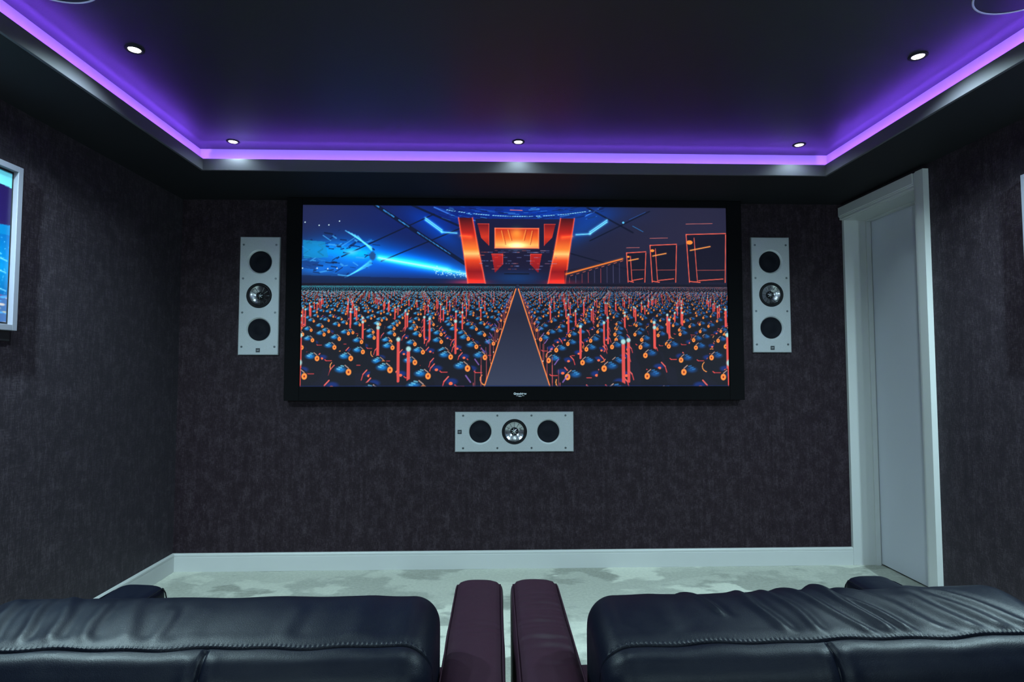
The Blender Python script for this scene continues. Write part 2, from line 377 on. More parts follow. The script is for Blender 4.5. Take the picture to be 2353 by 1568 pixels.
def arena_picture():
    """generic night arena: blue searchlight haze on the left, amber stage towers in the middle, rows of marker
    lamps on poles either side of an empty runway"""
    W, H = 980, 417; P = Pic(W, H, 1, (.105, .11, .205)); rng = random.Random(11)
    HZ, VX = 181, 490
    P.glow(230, 60, 260, 120, (-.06, -.02, .10)); P.glow(40, 30, 150, 60, (.03, .03, .05)); P.glow(900, 60, 170, 130, (.03, .02, .02))
    P.glow(90, 118, 110, 44, (-.05, .26, .46)); P.glow(200, 150, 150, 20, (-.03, .10, .28)); P.glow(30, 150, 60, 14, (0, .16, .3)); P.glow(125, 112, 40, 20, (.0, .25, .35)); P.glow(45, 105, 60, 18, (-.05, .25, .40))
    P.glow(260, 130, 130, 28, (-.10, .20, .50), .17); P.glow(230, 128, 90, 13, (.0, .30, .35), .17); P.glow(330, 150, 90, 12, (.05, .25, .30), .19)
    P.glow(430, 20, 190, 38, (-.06, .03, .24)); P.glow(590, 12, 130, 26, (-.06, .07, .26)); P.glow(640, 55, 70, 26, (-.04, .10, .26), -.5); P.glow(310, 60, 70, 22, (-.05, .12, .30), .6)
    # dark girders and blue roof lights
    for x0, y0, x1, y1, w_ in [(165, 0, 395, 150, 9), (250, 0, 400, 66, 5), (390, 40, 180, 130, 3), (300, 20, 90, 120, 3), (650, 0, 760, 60, 4), (800, 10, 660, 80, 3), (560, 95, 760, 150, 3)]:
        P.line(x0, y0, x1, y1, w_, (.02, .04, .12), .75)
    for k in range(26):
        f = k/26; x = 170+225*f; y = 2+148*f
        if rng.random() < .7: P.line(x-3, y-2, x+3, y+2.5, 3.2*(1-f*.6), (.22, .62, .95), .55+.4*rng.random())
    for (xa, ya, xb, yb, xc, yc) in [(352, 64, 318, 62, 280, 34), (628, 66, 660, 64, 700, 36)]:
        for d in (0, 5): P.line(xb, yb-d, xc, yc-d, 1.8, (.45, .90, 1.), .9, 3)
        P.line(xa, ya, xb, yb, 1.8, (.45, .9, 1.), .9, 3)
    for k in range(60):
        f = k/59; x = 330+330*f; y = 22-14*abs(2*f-1)**2+2; 
        if rng.random() < .86: P.disc(x, y, 3.6, 1.2, (.55, .85, 1.), .9)
    P.line(300, 4, 340, 22, 2, (.3, .6, 1.), .6, 2); P.line(680, 6, 650, 22, 2, (.3, .6, 1.), .6, 2)
    P.disc(738, 37, 3, 3, (.35, .75, .95), .8); P.line(760, 45, 784, 58, 1.6, (.15, .5, .8), .7); P.line(752, 30, 790, 12, 1.2, (.12, .35, .7), .7)
    for k in range(150):
        x = rng.uniform(300, 690); y = rng.uniform(1, 30); L = rng.uniform(3, 26); d = (x-490)/200*.35
        P.line(x, y, x+L, y-L*d, rng.uniform(.7, 2.2), rng.choice([(.03, .10, .38), (.08, .30, .75), (.30, .66, .98), (.02, .04, .16), (.02, .04, .16)]), rng.uniform(.3, .75))
    # searchlight rig, left
    for k in range(90):
        a = rng.uniform(0, 6.28); r_ = rng.uniform(.2, 1); x = 75+95*r_*math.cos(a); y = 112+52*r_*math.sin(a); L = rng.uniform(4, 22); an = rng.choice([.15, -.2, .6, -.6, .1])
        c_ = rng.choice([(.03, .08, .2), (.02, .10, .28), (.25, .65, .95), (.1, .45, .8)]); P.line(x, y, x+L*math.cos(an), y+L*math.sin(an), rng.uniform(.8, 4.5), c_, .7)
    P.poly([(2, 82), (52, 86), (60, 122), (4, 124)], (.05, .55, .78), .75); P.poly([(2, 130), (40, 132), (30, 150), (2, 146)], (.05, .22, .5), .8)
    for k in range(5): P.line(98+k*7, 60+k*3, 158, 98+k*2, 1.6, (.35, .8, 1.), .7, 1.5); P.line(98+k*7, 168-k*4, 158, 138-k*3, 1.4, (.3, .75, 1.), .6, 1.5)
    P.disc(112, 110, 18, 9, (.30, .82, 1.), .75, 6); P.disc(160, 118, 9, 13, (.10, .30, .55), .8, 3)
    for x, y in [(6, 41), (38, 48), (60, 47), (84, 38), (2, 147), (35, 147), (59, 148), (80, 147)]: P.disc(x, y, 1.8, 1.8, (.85, .97, 1.), 1)
    P.line(174, 122, 410, 165, 2.6, (.55, .90, 1.), .9, 5); P.line(180, 124, 330, 148, 4, (.65, .92, 1.), .5, 9)
    for k in range(90):
        f = rng.random(); x = 300+110*f; y = 150+18*f+rng.gauss(0, 5*(1-.3*f)); P.disc(x, y, 1.6, 1.2, (.7, .95, 1.), .9)
    P.poly([(0, 163), (400, 172), (400, 182), (0, 182)], (.03, .08, .22), .55)
    # amber stage: stepped side towers, lit centre panel
    G = [(0, (.25, .03, .06)), (.25, (.75, .12, .08)), (.48, (1., .50, .16)), (.55, (1., .80, .45)), (.65, (.92, .26, .10)), (.82, (.55, .05, .07)), (1, (.85, .16, .10))]
    P.poly([(395, 30), (590, 30), (590, 180), (395, 180)], (.08, .06, .16), .85)
    for sgn in (-1, 1):
        X = lambda x: VX+sgn*(x-VX)
        P.poly([(X(356), 28), (X(388), 28), (X(418), 180), (X(378), 180)], None, 1, G)
        P.line(X(356), 28, X(378), 180, 1.4, (1., .36, .22), .9, 2); P.line(X(388), 28, X(418), 180, 1.4, (1., .36, .22), .9, 2)
        P.poly([(X(400), 42), (X(426), 42), (X(426), 92), (X(408), 74)], None, .95, [(0, (.45, .05, .08)), (.6, (.85, .20, .10)), (1, (.6, .1, .08))])
        P.line(X(400), 42, X(426), 42, 1.2, (1., .3, .2), .9); P.line(X(426), 42, X(426), 92, 1.2, (1., .3, .2), .9)
        P.poly([(X(432), 112), (X(458), 112), (X(458), 136), (X(440), 156)], None, .95, [(0, (.75, .12, .1)), (1, (.5, .05, .08))])
        P.line(X(432), 112, X(458), 112, 1.2, (1., .3, .2), .9); P.line(X(458), 112, X(458), 136, 1.2, (1., .3, .2), .9)
        for k in range(46):
            x = rng.uniform(396, 486); y = rng.choice([104, 108, 115, 120, 128, 134, 140, 147]); P.line(X(x), y, X(x+rng.uniform(3, 11)), y, .9, rng.choice([(.55, .65, .9), (.3, .35, .6), (.9, .4, .3)]), .75)
        P.line(X(360), 70, X(384), 72, 2, (1., .5, .2), .5, 5)
    P.poly([(440, 52), (541, 52), (541, 98), (440, 98)], None, 1, [(0, (.72, .15, .08)), (.5, (.96, .40, .12)), (.85, (1., .72, .35)), (1, (1., .55, .3))])
    P.glow(490, 92, 22, 9, (.3, .5, .45)); P.glow(490, 62, 14, 12, (.15, .3, .1))
    for a, b, c_, d in [(455, 58, 462, 90), (526, 58, 519, 90), (470, 56, 476, 80), (511, 56, 505, 80)]: P.line(a, b, c_, d, 2, (1., .70, .3), .6); P.line(a+3, b, c_+3, d, 1.5, (.6, .1, .06), .6)
    for a in [(440, 52, 541, 52), (440, 98, 541, 98), (440, 52, 440, 98), (541, 52, 541, 98)]: P.line(*a, 1.6, (1., .45, .28), .95, 1.5)
    P.line(475, 9, 503, 10, 1.5, (1., .5, .4), .9); P.glow(490, 168, 60, 16, (-.02, .12, .22)); P.line(462, 158, 518, 158, 2.4, (.02, .02, .05), .9)
    P.glow(380, 178, 40, 6, (.5, .05, .03)); P.glow(600, 178, 40, 6, (.5, .05, .03))
    # right: a street of plain gateways outlined in amber
    P.poly([(600, 150), (760, 118), (980, 60), (980, 182), (600, 182)], (.06, .05, .13), .55)
    P.line(604, 158, 735, 122, 2.6, (1., .50, .15), .95, 3)
    for k in range(9):
        x = 612+k*14.5; y0 = 162-k*4.2; P.line(x, y0+4, x, 178, 1., rng.choice([(.75, .3, .3), (.35, .35, .5)]), .8); P.line(x+2, y0, x+8, y0-2, 1., (1., .5, .35), .8)
    for (xa, xb, yt) in [(745, 790, 108), (800, 862, 90), (885, 978, 64)]:
        cR = (.98, .38, .28); q = (xb-xa)/60
        P.poly([(xa, yt), (xb, yt-3), (xb, 176), (xa+6, 176)], (.055, .05, .12), .85)
        P.line(xa, yt, xb, yt-3, 1.6, cR, .95, 1.2); P.line(xa, yt-16*q, xa+40*q, yt-17*q, 1.3, (.85, .45, .42), .8)
        P.line(xa, yt, xa+4*q, 176, 1.6, cR, .95, 1.2); P.line(xb, yt, xb-3, 176, 1.6, cR, .9, 1.2)
        P.line(xa+12*q, yt+8, xa+16*q, 174, 1.4, cR, .85, 1); P.line(xa+6, 174, xa+20*q, 176, 2, cR, .9, 1)
        P.line(xa+16*q, 148, xb-4, 147, 1.2, (.8, .35, .3), .8); P.line(xa+18*q, 172, xb-8, 168, 2, cR, .8, 1)
        P.line(xa+6*q, yt+24*q, xa+36*q, yt+18*q, 2, (1., .6, .25), .95, 2); P.disc(xa+5*q, yt+12*q, 5*q, 3.4*q, (1., .55, .2), .95)
    # the plain, with rows of marker lamps
    P.poly([(0, HZ), (W, HZ), (W, H), (0, H)], (.055, .05, .115), .97)
    zs = []; z = .93
    while z < 36: zs.append(z); z += .20 if z < 2.2 else .26 if z < 5 else .45 if z < 12 else 1.2
    c1, c2 = (.94, .28, .27), (.97, .60, .27)
    for ri in range(len(zs)-1, -1, -1):
        k = 1/zs[ri]; v = HZ+k*222; pitch = 100*k; r_ = 25*k*(1 if k > .3 else 1.1)
        n = int(W/2/max(pitch, 3.2))+2; step = max(1., 3.2/pitch)
        for s_ in (-1, 1):
            for j in range(0, n):
                X = VX+s_*(118*k+j*step*pitch)+rng.uniform(-.10, .10)*pitch+(pitch*.35 if ri % 2 else 0)*s_
                if X < -40 or X > W+40: continue
                side = (X-W*.5)/W; blue = max(0., min(1., .55-side*1.6)); vv = v+rng.uniform(-.12, .12)*pitch; m_ = -s_
                if k > .085:
                    P.disc(X, vv+r_*1.4, r_*1.45, r_*2.0, (.045, .04, .09), .97, 1.5)
                    P.disc(X+s_*r_*.9, vv+r_*1.7, r_*.8, r_*.45, (.05, .15, .42), .8, 4*k+.5)
                    P.disc(X+s_*r_*.1, vv+r_*.1, r_*.75, r_*.42, (.06, .26+.22*blue, .50+.30*blue), .75, 5*k+.5)
                    for q in range(3): P.line(X+s_*(q*.20-.2)*r_, vv+(q*.16-.25)*r_, X+s_*(q*.20+.05)*r_, vv+(q*.16-.30)*r_, max(.7, 3.4*k), (.12+.35*blue, .45+.4*blue, .75+.2*blue), .7)
                    P.line(X-s_*r_*.70, vv-r_*.05, X-s_*r_*.35, vv-r_*.34, max(.7, 2.6*k), (.90, .74, .66), .7)
                    P.disc(X-s_*r_*.72, vv+r_*.35, r_*.30, r_*.36, (1., .56, .22), .95, .8)
                    if k > .25: P.disc(X-s_*r_*.72, vv+r_*.35, r_*.10, r_*.13, (.55, .10, .06), .9, .5)
                    P.line(X-r_*.40, vv+r_*2.2, X+r_*.35, vv+r_*2.2, max(.7, 2.6*k), c1, .8)
                    P.line(X-r_*.40, vv+r_*2.2, X-r_*.58, vv+r_*2.05, max(.7, 3.*k), c1, .9)
                    P.line(X+s_*r_*1.25, vv+r_*1.2, X+s_*r_*1.7, vv+r_*1.7, max(.8, 3.6*k), (.95, .40, .36), .9)
                    P.line(X+s_*r_*1.7, vv+r_*1.7, X+s_*r_*1.9, vv+r_*2.4, max(.8, 3.*k), c1, .8)
                    P.disc(X+s_*r_*1.0, vv+r_*1.9, r_*.22, r_*.18, (1., .42, .25), .9, .6)
                    if (j+ri) % 2 == 0:
                        a0 = rng.uniform(.4, 2.2)
                        for q in range(7):
                            A, B = a0+q*.42, a0+(q+1)*.42
                            P.line(X+r_*(.9+.75*math.cos(A)), vv+r_*(3.0+.75*math.sin(A)), X+r_*(.9+.75*math.cos(B)), vv+r_*(3.0+.75*math.sin(B)), max(.7, 3.2*k), c2, .9)
                else:
                    c_ = (.12+.15*blue, .42+.35*blue, .60+.25*blue) if rng.random() < .15+.8*blue else rng.choice([(.75, .48, .45), (.50, .50, .58), (.55, .28, .30)])
                    P.disc(X, vv, max(1., r_*.6), max(.8, r_*.42), c_, min(1, .45+k*9), .8)
                    if k > .045: P.disc(X, vv+r_*.9, max(.8, r_*.6), max(.6, r_*.6), (.03, .03, .07), .6)
                if k > .10 and (j*2+ri) % 3 == 0 and j > 0:
                    ph = 105*k; xp = X+r_*1.3*s_; P.line(xp, vv-ph*.5, xp, vv+ph*.62, max(.8, 8.5*k), (.90, .30, .27), .95 if k > .2 else .6)
                    P.disc(xp, vv-ph*.58, max(1.3, 8.5*k), max(1.3, 9*k), (.66, .86, .84), 1, 1.+3*k)
        for s_ in (-1, 1):
            X = VX+s_*92*k
            if k > .12:
                P.line(X, v-10*k, X, v+90*k, max(.7, 2.2*k), (.80, .34, .36), .7)
                if rng.random() < .6: P.disc(X, v+50*k, max(1., 2.4*k), max(1., 2.8*k), (1., .88, .78), .95)
                P.line(X+s_*16*k, v+2*k, X+s_*16*k, v+80*k, max(.7, 2.2*k), (.80, .34, .36), .6)
                P.line(X+s_*6*k, v-12*k, X+s_*16*k, v-26*k, max(.7, 3*k), (.55, .40, .75), .8)
    P.poly([(VX, HZ+2), (VX+5, HZ+2), (VX+76, H), (VX-74, H)], None, 1, [(0, (.10, .16, .28)), (.3, (.11, .12, .20)), (1, (.19, .22, .31))])
    for s_ in (-1, 1): P.line(VX+s_*3+1, HZ+12, VX+s_*75+1, H, 2.2, (1., .52, .22), .95, 1.6)
    P.a += .022*np.array([1., 1., 1.4], np.float32)
    P.a[-3:, :] = P.a[-3:, :]*.5+np.array([.05, .14, .4], np.float32)*.5; P.a[:2, :] *= .7
    return P.out()

M_PIC = bpy.data.materials.new('projected_picture'); M_PIC.use_nodes = True
t = NT(M_PIC); a = t.n('ShaderNodeVertexColor', layer_name='picture')
t.b.inputs['Base Color'].default_value = (.02, .02, .02, 1); t.b.inputs['Roughness'].default_value = .9
t.b.inputs['Specular IOR Level'].default_value = .1
t.l(a.outputs[0], t.b.inputs['Emission Color']); t.b.inputs['Emission Strength'].default_value = 1.0

SX, SZ, SW, SH = .1249, 1.5505, 2.448, 1.040
scr = thing('projection_screen', 'wide black framed projection screen on the front wall showing a blue and orange arena', 'screen', (SX, 0, SZ))
FL, FR, FT, FB = -1.184-SX, 1.434-SX, 2.1085-SZ, .952-SZ
iw, ih = SW/2, SH/2
def bar(x0, z0, x1, z1): return obj('frame_bar', box(x0, -.062, z0, x1, -.012, z1, .003), M_BLACKFELT, scr)
bar(FL, FB, -iw, FT); bar(iw, FB, FR, FT); bar(-iw, FB, iw, -ih); bar(-iw, ih, iw, FT)
obj('backing', box(FL+.01, -.012, FB+.01, FR-.01, -.002, FT-.01), M_BLACK, scr)
vcol_grid('picture_surface', arena_picture(), SW, SH, M_PIC, scr, Matrix.Translation((0, -.048, 0)))
def text(s, size, m, parent, M, name='lettering', bold=0.0):
    cu = bpy.data.curves.new(name, 'FONT'); cu.body = s; cu.size = size; cu.align_x = 'CENTER'; cu.align_y = 'CENTER'; cu.extrude = .0003; cu.offset = bold
    o = bpy.data.objects.new(name, cu); C.objects.link(o)
    me = bpy.data.meshes.new_from_object(o.evaluated_get(bpy.context.evaluated_depsgraph_get())); bpy.data.objects.remove(o)
    me.name = name; r = link(name, me, m, parent); r.matrix_local = M; return r
RX = Matrix.Rotation(PI/2, 4, 'X')
lg = text('Grandview', .0165, M_LOGO, scr, Matrix.Translation((.018, -.0625, -.5610)) @ RX, bold=.0006)
bm = bmesh.new()
for x0, x1, z in [(-.022, -.009, -.5725), (-.007, .005, -.5722), (.010, .024, -.5722), (-.009, .009, -.5765)]:
    add_box(bm, .018+x0, -.0630, z-.0009, .018+x1, -.0622, z+.0009)
obj('logo_underline', bm, M_LOGO, scr)

# ------------------------------------------------------------------ in-wall speakers (built horizontal in x-z, face toward -y)
def plate_with_holes(w, h, holes, front, back, n=40, bev=.0035):
    """flat plate with round holes, modelled from per-hole square patches"""
    bm = bmesh.new(); xs = [-w/2]
    cell = [(cx-(.09775 if cx > -.1 else .0985), cx+(.09775 if cx < .1 else .0985), cx, r) for cx, r in holes]
    xs = [-w/2+bev]+[c[0] for c in cell]+[cell[-1][1]]+[w/2-bev]; H = h/2-bev
    def quad(a, b, c, d): bm.faces.new([bm.verts.new(Vector(p)) for p in (a, b, c, d)])
    yf = -front
    quad((xs[0], yf, -H), (xs[1], yf, -H), (xs[1], yf, H), (xs[0], yf, H)); quad((xs[-2], yf, -H), (xs[-1], yf, -H), (xs[-1], yf, H), (xs[-2], yf, H))
    for x0, x1, cx, r in cell:
        pts = []; inn = []
        for k in range(n):
            a = 2*PI*(k+.5)/n; dx, dz = math.cos(a), math.sin(a); tt = min((x1-cx)/abs(dx) if dx > 0 else (cx-x0)/abs(dx), H/abs(dz))
            pts.append(Vector((cx+dx*tt, yf, dz*tt))); inn.append(Vector((cx+dx*r, yf, dz*r)))
        P_ = [bm.verts.new(p) for p in pts]; I_ = [bm.verts.new(p) for p in inn]
        for k in range(n):
            k2 = (k+1) % n
            c_ = None
            if (abs(abs(pts[k].z)-H) < 1e-6) != (abs(abs(pts[k2].z)-H) < 1e-6):
                cxn = x1 if (pts[k].x+pts[k2].x)/2 > cx else x0; czn = H if (pts[k].z+pts[k2].z) > 0 else -H
                c_ = bm.verts.new(Vector((cxn, yf, czn)))
            bm.faces.new([P_[k]]+([c_] if c_ else [])+[P_[k2], I_[k2], I_[k]])
    # bevelled rim and sides
    r0 = [(-w/2+bev, -H), (w/2-bev, -H), (w/2-bev, H), (-w/2+bev, H)]; r1 = [(-w/2, -h/2), (w/2, -h/2), (w/2, h/2), (-w/2, h/2)]
    A = [bm.verts.new((x, yf, z)) for x, z in r0]; B = [bm.verts.new((x, yf+bev, z)) for x, z in r1]; D = [bm.verts.new((x, -back, z)) for x, z in r1]
    for k in range(4): bm.faces.new([A[k], A[(k+1) % 4], B[(k+1) % 4], B[k]]); bm.faces.new([B[k], B[(k+1) % 4], D[(k+1) % 4], D[k]])
    bmesh.ops.remove_doubles(bm, verts=bm.verts, dist=1e-5)
    return bm
def make_speaker(label, loc, vertical):
    t_ = thing('wall_speaker', label, 'speaker', loc, (0, PI/2 if vertical else 0, 0), 'silver in-wall speakers around the screen')
    # local +x -> world -z when vertical, so the badge (placed at local +x) ends up at the bottom
    sg = 1 if vertical else -1
    PL, Ph, F = .680, .2275, .016
    obj('front_plate', plate_with_holes(PL, Ph, [(-.1955, .0712), (0, .0725), (.1955, .0712)], F, 0), M_SILVER, t_)
    RY = Matrix.Rotation(PI/2, 4, 'X')      # local z -> -y
    for cx in (-.1955, .1955):
        Mw = Matrix.Translation((cx, 0, 0)) @ RY
        bm = bmesh.new(); add_lathe(bm, [(.0712, F), (.0700, F-.0012), (.0640, F-.0105), (.0630, F-.0135)], 64, Mw); wo = obj('woofer_ring', bm, M_CHAMFER, t_, True)
        bm = bmesh.new(); add_lathe(bm, [(.0652, F-.0130), (.0600, F-.0100), (.0560, F-.0125), (.030, F-.0145), (.024, F-.012), (0, F-.0085)], 64, Mw); obj('woofer_cone', bm, M_CONE, t_, True)
    Mw = RY
    bm = bmesh.new(); add_lathe(bm, [(.0725, F-.001), (.0718, F+.0012), (.0705, F+.0012), (.0690, F-.001), (.0640, F-.0006), (.0600, F+.0015), (.0570, F-.002), (.0555, F-.003)], 64, Mw)
    obj('surround', bm, M_RUBBER, t_, True)
    bm = bmesh.new(); add_lathe(bm, [(.0558, F-.002), (.0548, F-.003), (.038, F-.0095), (.0215, F-.0135), (.0200, F-.0150)], 64, Mw); cn = obj('midrange_cone', bm, M_ALU, t_, True)
    bm = bmesh.new()
    for k in range(12):
        a = 2*PI*k/12
        M2 = Mw @ Matrix.Rotation(a, 4, 'Z')
        q = [(.0225, -.0011, F-.0128), (.0525, -.0016, F-.0035), (.0525, .0016, F-.0035), (.0225, .0011, F-.0128), (.0225, 0, F-.0105), (.0525, 0, F-.0018)]
        v = [bm.verts.new(M2 @ Vector(p)) for p in q]
        for f in [(0, 1, 5, 4), (4, 5, 2, 3), (1, 2, 5), (0, 4, 3)]: bm.faces.new([v[i] for i in f])
    obj('cone_ribs', bm, M_ALU, cn)
    bm = bmesh.new(); add_lathe(bm, [(.0205, F-.0150), (.0200, F-.0105), (.0180, F-.0095), (.0168, F-.0120), (0, F-.0125)], 48, Mw); obj('tweeter_ring', bm, M_RUBBER, t_, True)
    bm = bmesh.new(); add_lathe(bm, [(.0100, F-.0120), (.0085, F-.0085), (.005, F-.0055), (0, F-.0045)], 32, Mw); tw = obj('tweeter_dome', bm, M_ALU, t_, True)
    bm = bmesh.new()
    for k in range(7):
        M2 = Mw @ Matrix.Rotation(2*PI*k/7, 4, 'Z')
        v = [bm.verts.new(M2 @ Vector(p)) for p in [(.0015, -.0008, F-.003), (.0165, -.0018, F-.009), (.0165, .0018, F-.009), (.0015, .0008, F-.003), (.0165, 0, F-.0115)]]
        bm.faces.new(v[:4]); bm.faces.new([v[1], v[4], v[2]])
    obj('waveguide_fins', bm, M_STEEL, tw)
    for sx in (-.2935, -.0978, .0978, .2935):
        for sz in (-.0925, .0925):
            bm = bmesh.new(); M2 = Matrix.Translation((sx, -F, sz)) @ RY
            add_lathe(bm, [(.0062, -.0002), (.0062, .0008), (.0050, .0016), (.0028, .0016), (.0022, .0004), (0, .0004)], 16, M2); obj('screw', bm, M_SCREW, t_, False)
    bx = sg*.3135
    bm = box(bx-.0118, -F-.0012, -.0118, bx+.0118, -F+.0002, .0118, .0004); bd = obj('badge', bm, M_BADGE, t_)
    M2 = Matrix.Translation((bx, -F-.0012, 0)) @ (Matrix.Rotation(-PI/2, 4, 'Y') if vertical else Matrix.Identity(4)) @ RX
    text('KEF', .0078, M_CHAMFER, bd, M2)
    return t_
make_speaker('silver in-wall speaker mounted vertically left of the projection screen', (-1.3495, 0, 1.5505), True)
make_speaker('silver in-wall speaker mounted vertically right of the screen, near the white door', (1.6235, 0, 1.5660), True)
make_speaker('silver in-wall speaker lying horizontally below the projection screen', (.1125, 0, .7705), False)

# ------------------------------------------------------------------ downlights and ceiling speakers
def make_downlight(label, x, y, z, watts, cone, blend):
    t_ = thing('downlight', label, 'ceiling light', (x, y, z), group='recessed ceiling downlights')
    bm = bmesh.new(); add_lathe(bm, [(.031, 0), (.031, -.002), (.029, -.0035), (.0225, -.0035), (.0200, -.001), (.0200, 0)], 40); obj('trim_ring', bm, M_SOFFIT, t_, True)
    bm = bmesh.new(); add_lathe(bm, [(.0200, -.0005), (.0190, -.0022), (.013, -.0036), (0, -.0042)], 40); obj('lamp', bm, M_LAMP, t_, True)
    ld = bpy.data.lights.new('downlight_lamp', 'SPOT'); ld.energy = watts; ld.color = LAMP_COL; ld.shadow_soft_size = .016
    ld.spot_size = math.radians(cone); ld.spot_blend = blend
    lo = bpy.data.objects.new('lamp_light', ld); C.objects.link(lo); lo.parent = t_; lo.location = (0, 0, -.024)
    return t_
DX0, DX1 = -1.28, 1.508
make_downlight('dim round downlight at the front left corner of the ceiling', DX0, -.538, HC, LAMP_FRONT, 150, .7)
make_downlight('dim round downlight at the front middle of the ceiling, above the screen', .114, -.574, HC, LAMP_FRONT, 150, .7)
make_downlight('dim round downlight at the front right corner of the ceiling, nearest the door', DX1, -.577, HC, LAMP_FRONT, 150, .7)
make_downlight('brighter round downlight left on the ceiling, between corner downlight and round ceiling speaker', -1.256, -1.352, HC, LAMP_MAIN, 150, .9)
make_downlight('brighter round downlight right on the ceiling, between corner downlight and round ceiling speaker', 1.506, -1.388, HC, LAMP_MAIN, 150, .9)
for y, nm in [(-2.19, 'over the recliner backs'), (-3.03, 'behind the viewer')]:
    make_downlight('round downlight on the left of the raised ceiling %s' % nm, DX0, y, HC, LAMP_MAIN if y > -2.5 else LAMP_BACK, 150, .9)
    make_downlight('round downlight on the right of the raised ceiling %s' % nm, DX1, y, HC, LAMP_MAIN if y > -2.5 else LAMP_BACK, 150, .9)
make_downlight('round downlight in the middle of the raised ceiling over the recliners', .114, -2.19, HC, LAMP_MAIN, 150, .9)
ZS = HS-.003
for x, nm in [(-1.28, 'left'), (.114, 'centre'), (1.508, 'right')]:  # unseen downlights, added for light from behind the viewer
    make_downlight('added unseen round downlight in the low rear ceiling, %s of three' % nm, x, -4.3, ZS, LAMP_BACK, 150, .9)
for x, nm in [(XL+.17, 'left wall by the blue poster'), (XR-.17, 'right wall by the cut-off poster')]:  # unseen lamps, added where the shadow edge on the door leaf points
    make_downlight('unseen small downlight in the soffit grazing the %s' % nm, x, -1.80, ZS, LAMP_SIDE, 172, 1.0)
def make_fill_sconce(label, x):  # unseen sconces, added as fill light on everything facing the viewer
    t_ = thing('fill_sconce', label, 'added wall light', (x, YB, 1.72), group='added fill sconces on the rear wall')
    obj('back_plate', box(-.06, 0, -.14, .06, .012, .14, .004), M_STEEL, t_)
    bm = bmesh.new(); add_lathe(bm, [(.034, -.11), (.040, -.10), (.046, .10), (.042, .11), (.030, .105)], 32, Matrix.Translation((0, .065, 0))); obj('shade', bm, M_SHADE, t_, True)
    obj('arm', box(-.012, .010, -.012, .012, .030, .012), M_STEEL, t_)
    ld = bpy.data.lights.new('fill_sconce_lamp', 'POINT'); ld.energy = FILL_SCONCE; ld.color = LAMP_COL; ld.shadow_soft_size = .05
    lo = bpy.data.objects.new('lamp_light', ld); C.objects.link(lo); lo.parent = t_; lo.location = (0, .18, 0)
make_fill_sconce('added cylindrical frosted fill sconce on the rear wall, left of the viewer', -1.0)
make_fill_sconce('added cylindrical frosted fill sconce on the rear wall, right of the viewer', 1.25)
def make_ceiling_speaker(label, x, y):
    t_ = thing('ceiling_speaker', label, 'ceiling speaker', (x, y, HC), group='round ceiling speakers')
    bm = bmesh.new(); add_lathe(bm, [(.138, 0), (.138, -.003), (.136, -.0045), (.1335, -.0045), (.132, -.002)], 72); obj('rim', bm, M_RING, t_, True)
    bm = bmesh.new(); add_lathe(bm, [(.1325, -.0015), (.10, -.0025), (.05, -.003), (0, -.003)], 72); obj('grille', bm, M_GRILLE, t_, True)
make_ceiling_speaker('round black ceiling speaker with thin pale rim, on the left of the ceiling', -1.275, -1.745)
make_ceiling_speaker('round black ceiling speaker with thin pale rim, on the right of the ceiling', 1.558, -1.772)

# ------------------------------------------------------------------ framed posters
def poster_picture(seed, warm):
    W, H = 120, 176; P = Pic(W, H, 2, (.02, .45, .68)); rng = random.Random(seed)
    P.poly([(0, 0), (W, 0), (W, 60), (0, 60)], None, 1, [(0, (.45, .80, .86)), (1, (.55, .86, .88))] if not warm else [(0, (.10, .08, .14)), (1, (.20, .10, .16))])
    P.poly([(72, 50), (120, 50), (120, 62), (78, 62)], (.03, .30, .55), .9)
    P.poly([(96, 16), (120, 18), (120, 62), (103, 64)], (.14, .08, .30), 1); P.poly([(96, 16), (100, 17), (106, 64), (102, 64)], (.02, .22, .50), 1)
    P.disc(66, 50, 26, 36, (.04, .12, .38), 1); P.poly([(44, 50), (88, 50), (90, 80), (50, 80)], (.04, .20, .48), 1)
    P.glow(74, 68, 16, 8, (.9, .15, -.15)); P.glow(70, 62, 20, 3, (.9, .55, .1)); P.glow(60, 74, 16, 3, (.8, .6, .3))
    P.poly([(0, 78), (W, 74), (W, 150), (0, 150)], None, .8, [(0, (.0, .35, .62)), (.5, (.02, .55, .80)), (1, (.02, .35, .60))])
    for k in range(9):
        y = 84+k*7; x0 = rng.uniform(0, 50)
        for j in range(12): f = j/12; P.line(x0+f*70, y-6*math.sin(f*3), x0+(f+.09)*70, y-6*math.sin((f+.09)*3), 1.1, (.65, .90, 1.), .8)
    for k in range(90): P.disc(rng.uniform(0, W), rng.uniform(76, 150), .7, .9, (.7, .92, 1.), .8)
    P.poly([(0, 146), (W, 144), (W, H), (0, H)], (.42, .42, .62), .7)
    for k in range(70): P.disc(rng.uniform(0, W), rng.uniform(140, H), rng.uniform(1.5, 6), rng.uniform(.8, 2), rng.choice([(.95, .80, .75), (.35, .65, .9), (.75, .85, .98), (.45, .3, .5), (1., .85, .6)]), .85)
    return P.out()
M_PRINT = mat('glossy_poster_print', rough=.25, spec=.4); t = NT(M_PRINT); a = t.n('ShaderNodeVertexColor', layer_name='picture'); t.l(a.outputs[0], t.b.inputs['Base Color'])
